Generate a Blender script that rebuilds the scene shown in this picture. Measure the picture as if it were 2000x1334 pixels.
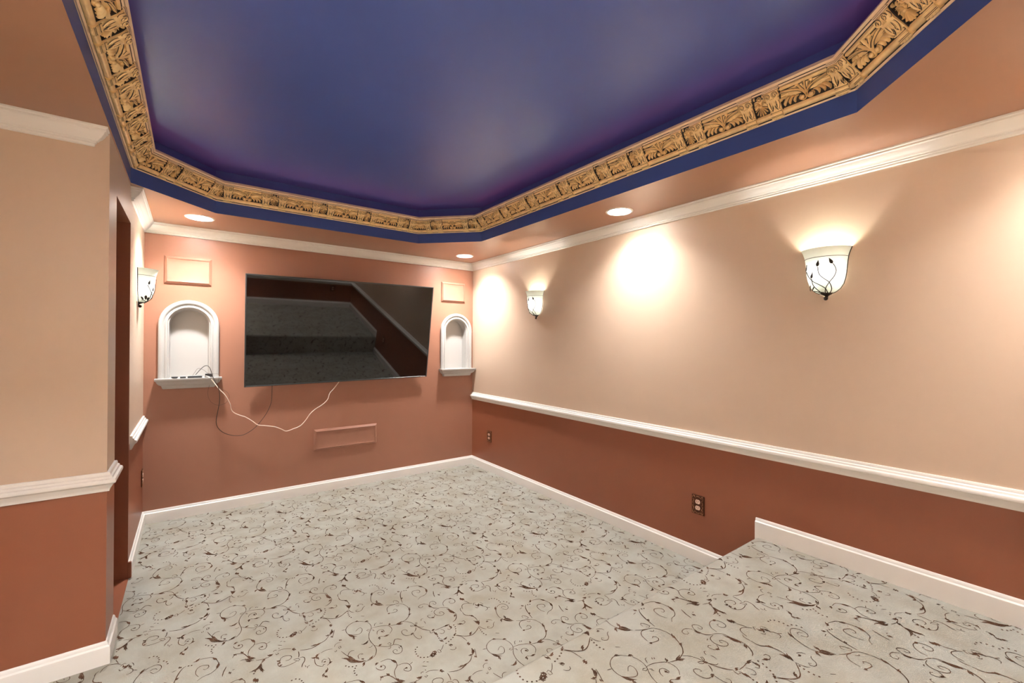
import bpy, bmesh, math, random
from mathutils import Vector, Matrix
from mathutils.geometry import tessellate_polygon
random.seed(7)
for _o in list(bpy.data.objects): bpy.data.objects.remove(_o)
SC = bpy.context.scene; COL = SC.collection
PI = math.pi
# ---------------------------------------------------------------- dimensions (metres)
R, F, L, B, LL, YB = 2.785, 4.599, -0.306, 2.719, -0.87, -0.42   # right wall, front wall, left wall, return wall, entry wall, back wall
H, HT = 2.44, 2.763                                             # soffit and tray heights
TX0, TX1, TY0, TY1, CH = -0.300, 2.218, 0.165, 3.955, 0.444      # tray opening and its chamfer
ZP, YP, RN = 0.308, 1.264, 0.028                                # platform top, nose, nose radius
# ---------------------------------------------------------------- camera
cam = bpy.data.cameras.new('camera'); camo = bpy.data.objects.new('camera', cam); COL.objects.link(camo)
cam.sensor_width = 36.0; cam.lens = 852.56 / 2000 * 36.0; cam.clip_start = 0.02
_y, _p, _r = math.radians(36.3536), math.radians(0.2144), math.radians(0.2917)
_ri = Vector((math.cos(_y), -math.sin(_y), 0)); _fw = Vector((math.sin(_y)*math.cos(_p), math.cos(_y)*math.cos(_p), math.sin(_p)))
_up = _ri.cross(_fw); _r2 = _ri*math.cos(_r) + _up*math.sin(_r); _u2 = _up*math.cos(_r) - _ri*math.sin(_r)
_m = Matrix((_r2, _u2, -_fw)).transposed().to_4x4(); _m.translation = Vector((0, 0, 1.4759))
camo.matrix_world = _m; SC.camera = camo
# ---------------------------------------------------------------- world, lamp strengths, exposure
wd = bpy.data.worlds.new('world'); SC.world = wd; wd.use_nodes = True
wd.node_tree.nodes['Background'].inputs[0].default_value = (0, 0, 0, 1)
wd.node_tree.nodes['Background'].inputs[1].default_value = 0.0
CAN_POWER, SIDE_CAN_POWER, FILL_CAN_POWER, BULB_POWER, ROPE = 11.5, 7.4, 25.0, 2.1, 0.45
LAMP_COLOR = (1.0, 0.99, 0.97)
SC.view_settings.view_transform = 'Standard'; SC.view_settings.look = 'None'
SC.view_settings.gamma = 1.0; SC.view_settings.use_curve_mapping = False
SC.view_settings.exposure = 2.36
# ---------------------------------------------------------------- materials
def srgb(r, g, b):
    f = lambda c: (c/255/12.92) if c/255 <= .04045 else ((c/255+.055)/1.055)**2.4
    return (f(r), f(g), f(b), 1)
def mat(name, col, rough=.5, metal=0, spec=.5, vary=0.0, vscale=3.0, bump=0.0, bscale=200.0, col2=None):
    m = bpy.data.materials.new(name); m.use_nodes = True; nt = m.node_tree; b = nt.nodes['Principled BSDF']
    b.inputs['Base Color'].default_value = col; b.inputs['Roughness'].default_value = rough
    b.inputs['Metallic'].default_value = metal; b.inputs['Specular IOR Level'].default_value = spec
    tc = nt.nodes.new('ShaderNodeTexCoord')
    if vary or col2:
        n = nt.nodes.new('ShaderNodeTexNoise'); n.inputs['Scale'].default_value = vscale; n.inputs['Detail'].default_value = 5
        nt.links.new(tc.outputs['Object'], n.inputs['Vector'])
        r = nt.nodes.new('ShaderNodeValToRGB'); r.color_ramp.elements[0].position = .35; r.color_ramp.elements[1].position = .65
        c2 = col2 or tuple(min(1, c*(1+vary)) for c in col[:3])+(1,)
        c1 = col if col2 else tuple(c*(1-vary) for c in col[:3])+(1,)
        r.color_ramp.elements[0].color = c1; r.color_ramp.elements[1].color = c2
        nt.links.new(n.outputs['Fac'], r.inputs['Fac']); nt.links.new(r.outputs['Color'], b.inputs['Base Color'])
    if bump:
        n2 = nt.nodes.new('ShaderNodeTexNoise'); n2.inputs['Scale'].default_value = bscale; n2.inputs['Detail'].default_value = 3
        nt.links.new(tc.outputs['Object'], n2.inputs['Vector'])
        bp = nt.nodes.new('ShaderNodeBump'); bp.inputs['Strength'].default_value = bump; bp.inputs['Distance'].default_value = .002
        nt.links.new(n2.outputs['Fac'], bp.inputs['Height']); nt.links.new(bp.outputs['Normal'], b.inputs['Normal'])
    return m
def emit(name, col, strength):
    m = bpy.data.materials.new(name); m.use_nodes = True; nt = m.node_tree; nt.nodes.clear()
    e = nt.nodes.new('ShaderNodeEmission'); e.inputs[0].default_value = (*col, 1); e.inputs[1].default_value = strength
    o = nt.nodes.new('ShaderNodeOutputMaterial'); nt.links.new(e.outputs[0], o.inputs[0]); return m
M = {}
M['peach'] = mat('peach paint', (.605, .460, .345, 1), .42, vary=.025, vscale=1.3, bump=.03, bscale=260)
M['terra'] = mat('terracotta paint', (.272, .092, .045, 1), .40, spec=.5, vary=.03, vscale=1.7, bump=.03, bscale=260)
M['terra_lit'] = mat('light-lifted front wall terracotta', (.350, .162, .104, 1), .40, vary=.03, vscale=1.7, bump=.03, bscale=260)  # same terracotta, lightened to stand in for stronger light on this wall
M['soffit'] = mat('soffit terracotta paint', (.355, .182, .112, 1), .36, vary=.03, vscale=1.5, bump=.03, bscale=260)
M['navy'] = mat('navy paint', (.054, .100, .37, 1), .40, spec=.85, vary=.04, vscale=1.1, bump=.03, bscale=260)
M['navy_shade'] = mat('shade-darkened fascia navy', (.038, .072, .275, 1), .42, vary=.03, vscale=1.1)  # tray navy with the fascia's shade darkened into the colour
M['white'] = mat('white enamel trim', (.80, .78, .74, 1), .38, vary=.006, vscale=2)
M['niche'] = mat('toned-down niche white', (.47, .455, .435, 1), .42, vary=.006, vscale=3)  # white greyed in the colour to hold back lamp glare on the niches
M['carpet'] = mat('carpet pile', (.312, .292, .240, 1), .95, spec=.1, vscale=5.5, bump=.7, bscale=420, col2=(.362, .358, .318, 1))
M['scroll'] = mat('carpet scroll print', (.045, .024, .014, 1), .95, spec=.1, vscale=18, col2=(.105, .052, .030, 1))
M['gold'] = mat('antique gold paint', (.95, .66, .32, 1), .33, metal=.25, vary=.10, vscale=30)
M['goldlight'] = mat('pale gold edge paint', (.92, .68, .45, 1), .40, metal=.1, vary=.05, vscale=20)
M['glaze'] = mat('black umber glaze', (.018, .012, .010, 1), .6, vary=.2, vscale=40)
M['bronze'] = mat('dark bronze', (.035, .026, .02, 1), .42, metal=.6, vary=.2, vscale=60)
M['copper'] = mat('copper bronze plate', (.10, .035, .016, 1), .42, metal=.6, vary=.3, vscale=90)
M['copperlite'] = mat('rubbed copper relief', (.42, .20, .10, 1), .4, metal=.6, vary=.3, vscale=90)
M['recept'] = mat('pale pink receptacle', (.72, .50, .40, 1), .45, vary=.02)
M['slot'] = mat('receptacle slot', (.05, .03, .025, 1), .6)
M['screen'] = mat('black glass screen', (.0015, .0015, .0018, 1), .03, spec=.95)
M['bezel'] = mat('black bezel', (.045, .052, .056, 1), .30, spec=.6)
M['plastic'] = mat('black plastic', (.02, .02, .022, 1), .35)
M['greyplastic'] = mat('grey plastic', (.30, .31, .31, 1), .4)
M['logo'] = mat('silver logo print', (.55, .57, .56, 1), .4)
M['cablew'] = mat('white cable', (.80, .68, .58, 1), .45)
M['cableb'] = mat('black cable', (.022, .014, .010, 1), .45)
M['cablebr'] = mat('thin brown cable', (.10, .045, .028, 1), .45)
M['cone'] = mat('white can reflector', (.62, .60, .57, 1), .4)
M['dustpaint'] = mat('speaker paint', (.350, .165, .108, 1), .5, vary=.03, vscale=14)
def glass_mat():
    m = bpy.data.materials.new('alabaster glass'); m.use_nodes = True; nt = m.node_tree; nt.nodes.clear()
    t = nt.nodes.new('ShaderNodeBsdfTranslucent'); d = nt.nodes.new('ShaderNodeBsdfDiffuse'); mx = nt.nodes.new('ShaderNodeMixShader')
    n = nt.nodes.new('ShaderNodeTexNoise'); n.inputs['Scale'].default_value = 14; n.inputs['Detail'].default_value = 3
    r = nt.nodes.new('ShaderNodeValToRGB'); r.color_ramp.elements[0].color = (.78, .88, .74, 1); r.color_ramp.elements[1].color = (.86, .94, .90, 1)
    tc = nt.nodes.new('ShaderNodeTexCoord'); nt.links.new(tc.outputs['Object'], n.inputs['Vector'])
    nt.links.new(n.outputs['Fac'], r.inputs['Fac']); nt.links.new(r.outputs[0], t.inputs[0]); nt.links.new(r.outputs[0], d.inputs[0])
    mx.inputs[0].default_value = .972; nt.links.new(t.outputs[0], mx.inputs[1]); nt.links.new(d.outputs[0], mx.inputs[2])
    o = nt.nodes.new('ShaderNodeOutputMaterial'); nt.links.new(mx.outputs[0], o.inputs[0]); return m
M['glass'] = glass_mat()
LENS_R = .064
M['lens'] = emit('lit lamp lens', LAMP_COLOR, CAN_POWER/(PI*PI*LENS_R**2))
M['lens3'] = emit('soft lamp lens', LAMP_COLOR, SIDE_CAN_POWER/(PI*PI*LENS_R**2))
M['lens_fill'] = emit('added fill lamp lens', LAMP_COLOR, FILL_CAN_POWER/(PI*PI*LENS_R**2))  # stronger lens for the two added entry-side cans
BULB_R = .019
M['bulb'] = emit('lit bulb', LAMP_COLOR, BULB_POWER/(PI*4*PI*BULB_R**2))
M['rope'] = emit('red rope light', (1.0, .03, .20), ROPE)

# ---------------------------------------------------------------- helpers
def obj(name, verts, faces, mats, parent=None, smooth=False, midx=None, bev=0.0, angle=35):
    me = bpy.data.meshes.new(name); me.from_pydata([tuple(v) for v in verts], [], faces)
    if not isinstance(mats, (list, tuple)): mats = [mats]
    for m in mats: me.materials.append(M[m])
    if midx: me.polygons.foreach_set('material_index', midx)
    me.update()
    return link(name, me, parent, smooth, bev, angle)
def link(name, me, parent=None, smooth=False, bev=0.0, angle=35):
    o = bpy.data.objects.new(name, me); COL.objects.link(o)
    if parent: o.parent = parent
    if bev:
        b = o.modifiers.new('bevel', 'BEVEL'); b.width = bev; b.segments = 2; b.limit_method = 'ANGLE'; b.angle_limit = math.radians(40)
    if smooth:
        me.polygons.foreach_set('use_smooth', [True]*len(me.polygons)); me.update()
        try: me.set_sharp_from_angle(angle=math.radians(angle))
        except Exception: pass
    return o
def tag(o, label, cat, group=None, kind=None):
    o['label'] = label; o['category'] = cat
    if group: o['group'] = group
    if kind: o['kind'] = kind
    return o
def thing(name, label, cat, loc=(0, 0, 0), rotz=0.0, group=None, rot=None):
    o = bpy.data.objects.new(name, None); COL.objects.link(o); o.location = loc
    o.rotation_euler = rot if rot else (0, 0, rotz); o.empty_display_size = .05
    return tag(o, label, cat, group)
class MB:
    def __init__(s, under=False): s.v, s.f, s.m = [], [], []; s.under = under
    def add(s, v, f, mi=0):
        n = len(s.v); s.v += [Vector(p) for p in v]; s.f += [tuple(i+n for i in q) for q in f]; s.m += [mi]*len(f); return s
    def box(s, a, b, mi=0):
        x0, y0, z0 = a; x1, y1, z1 = b
        return s.add([(x0,y0,z0),(x1,y0,z0),(x1,y1,z0),(x0,y1,z0),(x0,y0,z1),(x1,y0,z1),(x1,y1,z1),(x0,y1,z1)],
                     [(0,3,2,1),(4,5,6,7),(0,1,5,4),(1,2,6,5),(2,3,7,6),(3,0,4,7)], mi)
    def sphere(s, c, r, mi=0, seg=10, rings=6, sc=(1, 1, 1)):
        v = [(c[0], c[1], c[2]+r*sc[2])]; f = []
        for i in range(1, rings):
            a = PI*i/rings
            for j in range(seg):
                b = 2*PI*j/seg; v.append((c[0]+r*sc[0]*math.sin(a)*math.cos(b), c[1]+r*sc[1]*math.sin(a)*math.sin(b), c[2]+r*sc[2]*math.cos(a)))
        v.append((c[0], c[1], c[2]-r*sc[2])); e = len(v)-1
        for j in range(seg): f.append((0, 1+j, 1+(j+1) % seg)); f.append((e, e-1-j, e-1-(j+1) % seg))
        for i in range(rings-2):
            for j in range(seg):
                a = 1+i*seg+j; b = 1+i*seg+(j+1) % seg; f.append((a, a+seg, b+seg, b))
        return s.add(v, f, mi)
    def tube(s, pts, r, mi=0, seg=7, caps=True, smooth=0):
        if smooth: pts = spline(pts, smooth)
        pts = [Vector(p) for p in pts]; n = len(pts); v = []; f = []
        up = Vector((0, 0, 1)); prev = None
        for i, p in enumerate(pts):
            t = (pts[min(i+1, n-1)]-pts[max(i-1, 0)]).normalized()
            if prev is None:
                a = t.orthogonal().normalized()
            else:
                a = prev-t*prev.dot(t); a = a.normalized() if a.length > 1e-6 else t.orthogonal().normalized()
            prev = a; b = t.cross(a); rr = r[i] if isinstance(r, (list, tuple)) else r
            for j in range(seg):
                q = 2*PI*j/seg; v.append(p+(a*math.cos(q)+b*math.sin(q))*rr)
        for i in range(n-1):
            for j in range(seg):
                f.append((i*seg+j, i*seg+(j+1) % seg, (i+1)*seg+(j+1) % seg, (i+1)*seg+j))
        if caps: f.append(tuple(reversed(range(seg)))); f.append(tuple((n-1)*seg+j for j in range(seg)))
        return s.add(v, f, mi)
    def lathe(s, prof, seg=24, mi=0, a0=0.0, a1=2*PI, c=(0, 0, 0)):
        full = abs(a1-a0-2*PI) < 1e-6; n = seg if full else seg+1; v = []; f = []
        for r, z in prof:
            for j in range(n):
                a = a0+(a1-a0)*j/seg; v.append((c[0]+r*math.cos(a), c[1]+r*math.sin(a), c[2]+z))
        for i in range(len(prof)-1):
            for j in range(seg):
                k = (j+1) % n; f.append((i*n+j, i*n+k, (i+1)*n+k, (i+1)*n+j))
        return s.add(v, f, mi)
    def relief(s, pts, w, h, base=0.0, mi=0, seg=4, smooth=3, under=None):
        """half-round raised stroke in the (x, y) plane, bulging to +z; w = width or (list), h = height"""
        if under is None: under = s.under and mi == 0
        if under:
            ww = [q+.0034 for q in w] if isinstance(w, (list, tuple)) else w+.0034
            s.relief(pts, ww, h*.38, base-.0005, 2, 2, smooth, False)
        pts = [Vector((p[0], p[1], 0)) for p in pts]
        if smooth: pts = spline(pts, smooth)
        n = len(pts); v = []; f = []
        for i, p in enumerate(pts):
            u = i/(n-1)
            if isinstance(w, (list, tuple)):
                k = u*(len(w)-1); a = min(int(k), len(w)-2); ww = w[a]+(w[a+1]-w[a])*(k-a)
            else: ww = w
            t = (pts[min(i+1, n-1)]-pts[max(i-1, 0)]).normalized(); nn = Vector((-t.y, t.x, 0))
            hh = h*min(1.0, .45+ww/max(1e-6, (max(w) if isinstance(w, (list, tuple)) else w))*.55)
            for j in range(seg+1):
                q = PI*j/seg; v.append(p+nn*(math.cos(q)*ww/2)+Vector((0, 0, base+hh*math.sin(q))))
        k = seg+1
        for i in range(n-1):
            for j in range(seg): f.append((i*k+j, (i+1)*k+j, (i+1)*k+j+1, i*k+j+1))
        f.append(tuple(range(k))); f.append(tuple(reversed([(n-1)*k+j for j in range(k)])))
        return s.add(v, f, mi)
    def build(s, name, mats, parent=None, smooth=False, bev=0.0, angle=35, tr=None):
        v = [tr @ p for p in s.v] if tr else s.v
        return obj(name, v, s.f, mats, parent, smooth, s.m, bev, angle)
    def mesh(s, name, mats, smooth=False, angle=40):
        me = bpy.data.meshes.new(name); me.from_pydata([tuple(v) for v in s.v], [], s.f)
        for m in mats: me.materials.append(M[m])
        me.polygons.foreach_set('material_index', s.m)
        if smooth:
            me.polygons.foreach_set('use_smooth', [True]*len(me.polygons))
        me.update()
        if smooth: me.set_sharp_from_angle(angle=math.radians(angle))
        return me
def spline(pts, k=4):
    pts = [Vector(p) for p in pts]; n = len(pts)
    if n < 3: return pts
    out = []
    for i in range(n-1):
        p0, p1, p2, p3 = pts[max(i-1, 0)], pts[i], pts[i+1], pts[min(i+2, n-1)]
        for j in range(k):
            t = j/k
            out.append(.5*((2*p1)+(p2-p0)*t+(2*p0-5*p1+4*p2-p3)*t*t+(3*p1-p0-3*p2+p3)*t**3))
    out.append(pts[-1]); return out
def offset_pt(path, i, off, closed=False):
    """mitred offset of path vertex i to the LEFT of travel"""
    p = Vector(path[i]); n = len(path)
    dirs = []
    if i > 0 or closed: dirs.append((p-Vector(path[i-1])).normalized())
    if i < n-1 or closed: dirs.append((Vector(path[(i+1) % n])-p).normalized())
    ns = [Vector((-d.y, d.x)) for d in dirs]
    if len(ns) == 1: return p+ns[0]*off
    b = (ns[0]+ns[1]); b.normalize(); return p+b*(off/max(.2, b.dot(ns[0])))
def sweep_seg(path, i, prof, mats, closed=False, midx=None):
    """one mitred run of a moulding: segment i -> i+1; prof = [(offset, z)...] from wall to wall"""
    m = MB(); n = len(path); j = (i+1) % n
    a = [(*offset_pt(path, i, o, closed), z) for o, z in prof]; b = [(*offset_pt(path, j, o, closed), z) for o, z in prof]
    k = len(prof); m.add(a+b, [])
    for q in range(k-1): m.f.append((q, k+q, k+q+1, q+1)); m.m.append(midx[q] if midx else 0)
    m.f.append((k-1, 2*k-1, k, 0)); m.m.append(0)
    m.f.append(tuple(range(k))); m.m.append(0); m.f.append(tuple(reversed(range(k, 2*k)))); m.m.append(0)
    return m
def rects_wall(name, us, zs, holes, place, matfn, parent=None):
    m = MB(); mats = []
    for i in range(len(us)-1):
        for j in range(len(zs)-1):
            if (i, j) in holes: continue
            mm = matfn(i, j)
            if mm not in mats: mats.append(mm)
            m.add([place(us[i], zs[j]), place(us[i+1], zs[j]), place(us[i+1], zs[j+1]), place(us[i], zs[j+1])], [(0, 1, 2, 3)], mats.index(mm))
    return m.build(name, mats, parent)
ZR0, ZR1 = 0.788, 0.875      # chair rail
ZB = 0.101                   # baseboard height
ZC = 2.3565                  # underside of white crown

# ---------------------------------------------------------------- room shell
ZW = HT+.04
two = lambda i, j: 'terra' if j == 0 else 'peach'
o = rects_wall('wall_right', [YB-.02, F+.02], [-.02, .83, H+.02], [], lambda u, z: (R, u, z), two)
tag(o, 'long right wall, peach above the white chair rail and terracotta below', 'wall', kind='structure')
NX = (-.008, 2.553); NI = .137; NZ0, NZS = 1.17, 1.614; NTOP = NZS+NI
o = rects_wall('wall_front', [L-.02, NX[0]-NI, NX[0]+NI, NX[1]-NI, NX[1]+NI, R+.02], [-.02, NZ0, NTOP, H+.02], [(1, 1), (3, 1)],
               lambda u, z: (u, F, z), lambda i, j: 'terra_lit')
tag(o, 'terracotta front wall behind the television', 'wall', kind='structure')
DO0, DO1, DZ = 2.965, 3.60, 2.212      # doorway in the left wall
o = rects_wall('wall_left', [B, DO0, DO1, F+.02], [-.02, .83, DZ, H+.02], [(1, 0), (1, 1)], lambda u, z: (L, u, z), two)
tag(o, 'narrow left wall with the doorway and one sconce', 'wall', kind='structure')
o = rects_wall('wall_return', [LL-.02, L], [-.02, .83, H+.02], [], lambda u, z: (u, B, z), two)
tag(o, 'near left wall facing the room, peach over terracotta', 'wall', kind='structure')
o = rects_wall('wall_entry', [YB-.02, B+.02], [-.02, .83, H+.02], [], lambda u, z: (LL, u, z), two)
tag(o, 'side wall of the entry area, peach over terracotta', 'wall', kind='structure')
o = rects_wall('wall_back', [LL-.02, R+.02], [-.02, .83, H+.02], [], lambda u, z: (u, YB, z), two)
tag(o, 'back wall behind the carpeted platform', 'wall', kind='structure')
# doorway recess, painted terracotta inside
m = MB(); XD = L-.32
m.add([(L, DO0, -.02), (XD, DO0, -.02), (XD, DO0, DZ), (L, DO0, DZ)], [(0, 1, 2, 3)])
m.add([(L, DO1, -.02), (XD, DO1, -.02), (XD, DO1, DZ), (L, DO1, DZ)], [(0, 1, 2, 3)])
m.add([(XD, DO0, -.02), (XD, DO1, -.02), (XD, DO1, DZ), (XD, DO0, DZ)], [(0, 1, 2, 3)])
m.add([(L, DO0, DZ), (XD, DO0, DZ), (XD, DO1, DZ), (L, DO1, DZ)], [(0, 1, 2, 3)])
o = m.build('door_1', 'terra'); tag(o, 'terracotta painted doorway recess in the left wall', 'doorway', kind='structure')
m = MB(); m.box((XD, DO0, -.02), (L+.004, DO1, .004)); m.build('threshold', 'terra', o, bev=.003)
m = MB(); m.box((L-.002, DO1-.001, 0), (L+.017, DO1+.016, ZB)); m.build('plinth_block', 'terra', o, bev=.004)
# floor, platform
fl = obj('floor', [(LL, YP-.2, 0), (R, YP-.2, 0), (R, F, 0), (L, F, 0), (L, B, 0), (LL, B, 0)], [(0, 1, 2, 3, 4, 5)], 'carpet')
tag(fl, 'lower floor with grey beige carpet and brown scroll pattern', 'carpet', kind='structure')
prof = [(YB, ZP)] + [(YP-RN+RN*math.sin(PI/2*k/8), ZP-RN+RN*math.cos(PI/2*k/8)) for k in range(9)] + [(YP, 0), (YB, 0)]
m = MB(); k = len(prof); m.add([(LL, a, b) for a, b in prof]+[(R, a, b) for a, b in prof], [(i, i+1, k+i+1, k+i) for i in range(k-1)])
pf = m.build('floor_platform', 'carpet', smooth=True)
tag(pf, 'raised carpeted platform step at the lower right', 'platform', kind='structure')
# ceiling soffit with octagonal opening and lamp holes
def octo(off=0.0):
    t = off*math.tan(PI/8); c = CH
    return [(TX0+off, TY0+c+t), (TX0+c+t, TY0+off), (TX1-c-t, TY0+off), (TX1-off, TY0+c+t), (TX1-off, TY1-c-t), (TX1-c-t, TY1-off), (TX0+c+t, TY1-off), (TX0+off, TY1-c-t)]
LIGHTS = [(.052, 4.18), (2.44, 4.208), (2.512, 2.10), (2.505, -.14), (-.585, .75), (-.585, -.14)]  # last two cans are added out of view to fill the entry side
HOLE_R = .082
loops = [[(LL, YB), (R, YB), (R, F), (L, F), (L, B), (LL, B)], octo()]
loops += [[(x+HOLE_R*math.cos(2*PI*k/24), y+HOLE_R*math.sin(2*PI*k/24)) for k in range(24)] for x, y in LIGHTS]
bm = bmesh.new(); edges = []
for lp in loops:
    vs = [bm.verts.new((x, y, H)) for x, y in lp]
    edges += [bm.edges.new((vs[i], vs[(i+1) % len(vs)])) for i in range(len(vs))]
bmesh.ops.triangle_fill(bm, use_beauty=True, use_dissolve=False, edges=edges, normal=(0, 0, -1))
me = bpy.data.meshes.new('ceiling'); bm.to_mesh(me); bm.free(); me.materials.append(M['soffit'])
cl = link('ceiling', me); tag(cl, 'terracotta ceiling soffit around the blue tray', 'ceiling', kind='structure')
oc = octo(); m = MB()
for i in range(8):
    a, b = oc[i], oc[(i+1) % 8]
    m.add([(*a, H), (*b, H), (*b, HT), (*a, HT)], [(0, 1, 2, 3)])
m.build('tray_fascia', 'navy_shade', cl)
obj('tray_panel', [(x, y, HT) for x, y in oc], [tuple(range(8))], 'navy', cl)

# ---------------------------------------------------------------- white mouldings
CROWN = [(0, H-.0005), (.061, H-.0005), (.061, H-.008), (.056, H-.012), (.056, H-.020), (.050, H-.024), (.046, H-.033), (.036, H-.047), (.027, H-.054),
         (.024, H-.060), (.018, H-.063), (.018, H-.069), (.012, H-.072), (.012, H-.080), (.008, ZC), (0, ZC)]
RAIL = [(0, ZR1), (.010, ZR1), (.013, ZR1-.006), (.013, ZR1-.014), (.020, ZR1-.018), (.022, ZR1-.026), (.031, ZR1-.030), (.034, ZR1-.038), (.033, ZR1-.046),
        (.024, ZR1-.053), (.021, ZR1-.060), (.013, ZR1-.070), (.011, ZR1-.076), (.009, ZR0), (0, ZR0)]
BASE = lambda z0, z1: [(0, z1), (.004, z1), (.008, z1-.006), (.010, z1-.016), (.0165, z1-.022), (.0175, z1-.030), (.0175, z0), (0, z0)]
RET = .001
tr_n = [0]
def trim(kind, path, i, prof, label, cat):
    tr_n[0] += 1
    o = sweep_seg(path, i, prof, 'white').build(kind, 'white', smooth=True, angle=28)
    return tag(o, label, cat, kind='structure')
main = [(R, YB), (R, F), (L, F), (L, 3.66), (L-.02, 3.66)]
trim('trim_1', [(LL, YB), (R, YB), (R, F), (L, F)], 1, CROWN, 'white crown moulding along the top of the right wall', 'crown moulding')
trim('trim_2', [(R, YB), (R, F), (L, F), (L, B)], 1, CROWN, 'white crown moulding above the television wall', 'crown moulding')
trim('trim_3', [(R, F), (L, F), (L, 3.64), (L-.02, 3.64)], 1, CROWN, 'short white crown moulding over the left sconce', 'crown moulding')
trim('trim_4', [(L-.061, B+.02), (L-.061, B), (LL, B), (LL, YB)], 1, CROWN, 'white crown moulding on the near left wall', 'crown moulding')
e = sweep_seg([(L-.061, B+.004), (L-.061, B), (LL, B)], 0, CROWN, 'white').build('end_return', 'white', bpy.data.objects['trim_4'], smooth=True, angle=28)
e = sweep_seg([(L, F), (L, 3.64), (L-.004, 3.64)], 1, CROWN, 'white').build('end_return', 'white', bpy.data.objects['trim_3'], smooth=True, angle=28)
trim('trim_5', [(L, B), (LL, B), (LL, YB), (R, YB)], 1, CROWN, 'white crown moulding in the entry area', 'crown moulding')
trim('trim_6', [(LL, B), (LL, YB), (R, YB), (R, F)], 1, CROWN, 'white crown moulding on the back wall', 'crown moulding')
trim('trim_7', [(LL, YB), (R, YB), (R, F)], 1, RAIL, 'long white chair rail on the right wall', 'chair rail')
trim('trim_8', [(L, F), (L, 3.655)], 0, RAIL, 'short white chair rail beyond the doorway', 'chair rail')
trim('trim_9', [(L, 2.96), (L, B), (LL, B), (LL, YB)], 1, RAIL, 'white chair rail on the near left wall', 'chair rail')
sweep_seg([(L, 2.96), (L, B), (LL, B)], 0, RAIL, 'white').build('corner_return', 'white', bpy.data.objects['trim_9'], smooth=True, angle=28)
trim('trim_10', [(L, B), (LL, B), (LL, YB), (R, YB)], 1, RAIL, 'white chair rail in the entry area', 'chair rail')
trim('trim_11', [(LL, B), (LL, YB), (R, YB), (R, F)], 1, RAIL, 'white chair rail on the back wall', 'chair rail')
trim('baseboard_right', [(R, YP-.01), (R, F), (L, F)], 0, BASE(0, ZB), 'white baseboard along the lower right wall', 'baseboard')
trim('baseboard_front', [(R, YP), (R, F), (L, F), (L, DO1)], 1, BASE(0, ZB), 'white baseboard below the television wall', 'baseboard')
trim('baseboard_left', [(R, F), (L, F), (L, DO1+.014)], 1, BASE(0, ZB), 'white baseboard between doorway and front corner', 'baseboard')
bn = trim('baseboard_return', [(L, 2.955), (L, B), (LL, B)], 1, BASE(0, ZB), 'white baseboard of the near left wall, rounding the corner', 'baseboard')
sweep_seg([(L, 2.955), (L, B), (LL, B)], 0, BASE(0, ZB), 'white').build('corner_return', 'white', bn, smooth=True, angle=28)
trim('baseboard_entry', [(LL, B), (LL, YP)], 0, BASE(0, ZB), 'white baseboard in the entry area', 'baseboard')
ZQ = ZP+.114
trim('baseboard_platform', [(LL, YB), (R, YB), (R, YP-.002)], 1, BASE(ZP-.06, ZQ), 'white baseboard stepping up along the platform', 'baseboard')
trim('baseboard_back', [(LL, YP), (LL, YB), (R, YB), (R, YP)], 1, BASE(ZP-.02, ZQ), 'white baseboard on the back wall', 'baseboard')
trim('baseboard_side', [(LL, YP), (LL, YB), (R, YB)], 0, BASE(ZP-.02, ZQ), 'white baseboard beside the platform in the entry area', 'baseboard')

# ---------------------------------------------------------------- gilded tray moulding
OG0, ZG0, OG1, ZG1 = .005, 2.532, .113, 2.651
FL = math.hypot(OG1-OG0, ZG1-ZG0); Tn = ((OG1-OG0)/FL, (ZG1-ZG0)/FL); Nn = (Tn[1], -Tn[0])
GP = [(0, -.004, 1), (0, .004, 1), (.008, .004, 2), (.009, 0, 2), (.012, 0, 0), (.015, .008, 0), (.021, .0125, 0), (.028, .0135, 0), (.035, .0105, 0), (.040, .003, 2), (.044, 0, 2), (.076, 0, 0),
      (.114, .001, 2), (.1165, .001, 2), (.137, 0, 2), (.138, .006, 1), (.146, .0075, 2), (.1465, .0055, 2), (.149, .0055, 1), (.150, .008, 1), (FL, .009, 1)]
gprof = [(OG0+Tn[0]*t+Nn[0]*n, ZG0+Tn[1]*t+Nn[1]*n) for t, n, _ in GP]
gmid = [g[2] for g in GP]
gprof = [(.0002, ZG0+.002)] + gprof + [(OG1-.004, ZG1+.012), (.0002, ZG1+.012)]
gmid = [1] + gmid[:-1] + [1, 1, 1]
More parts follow.
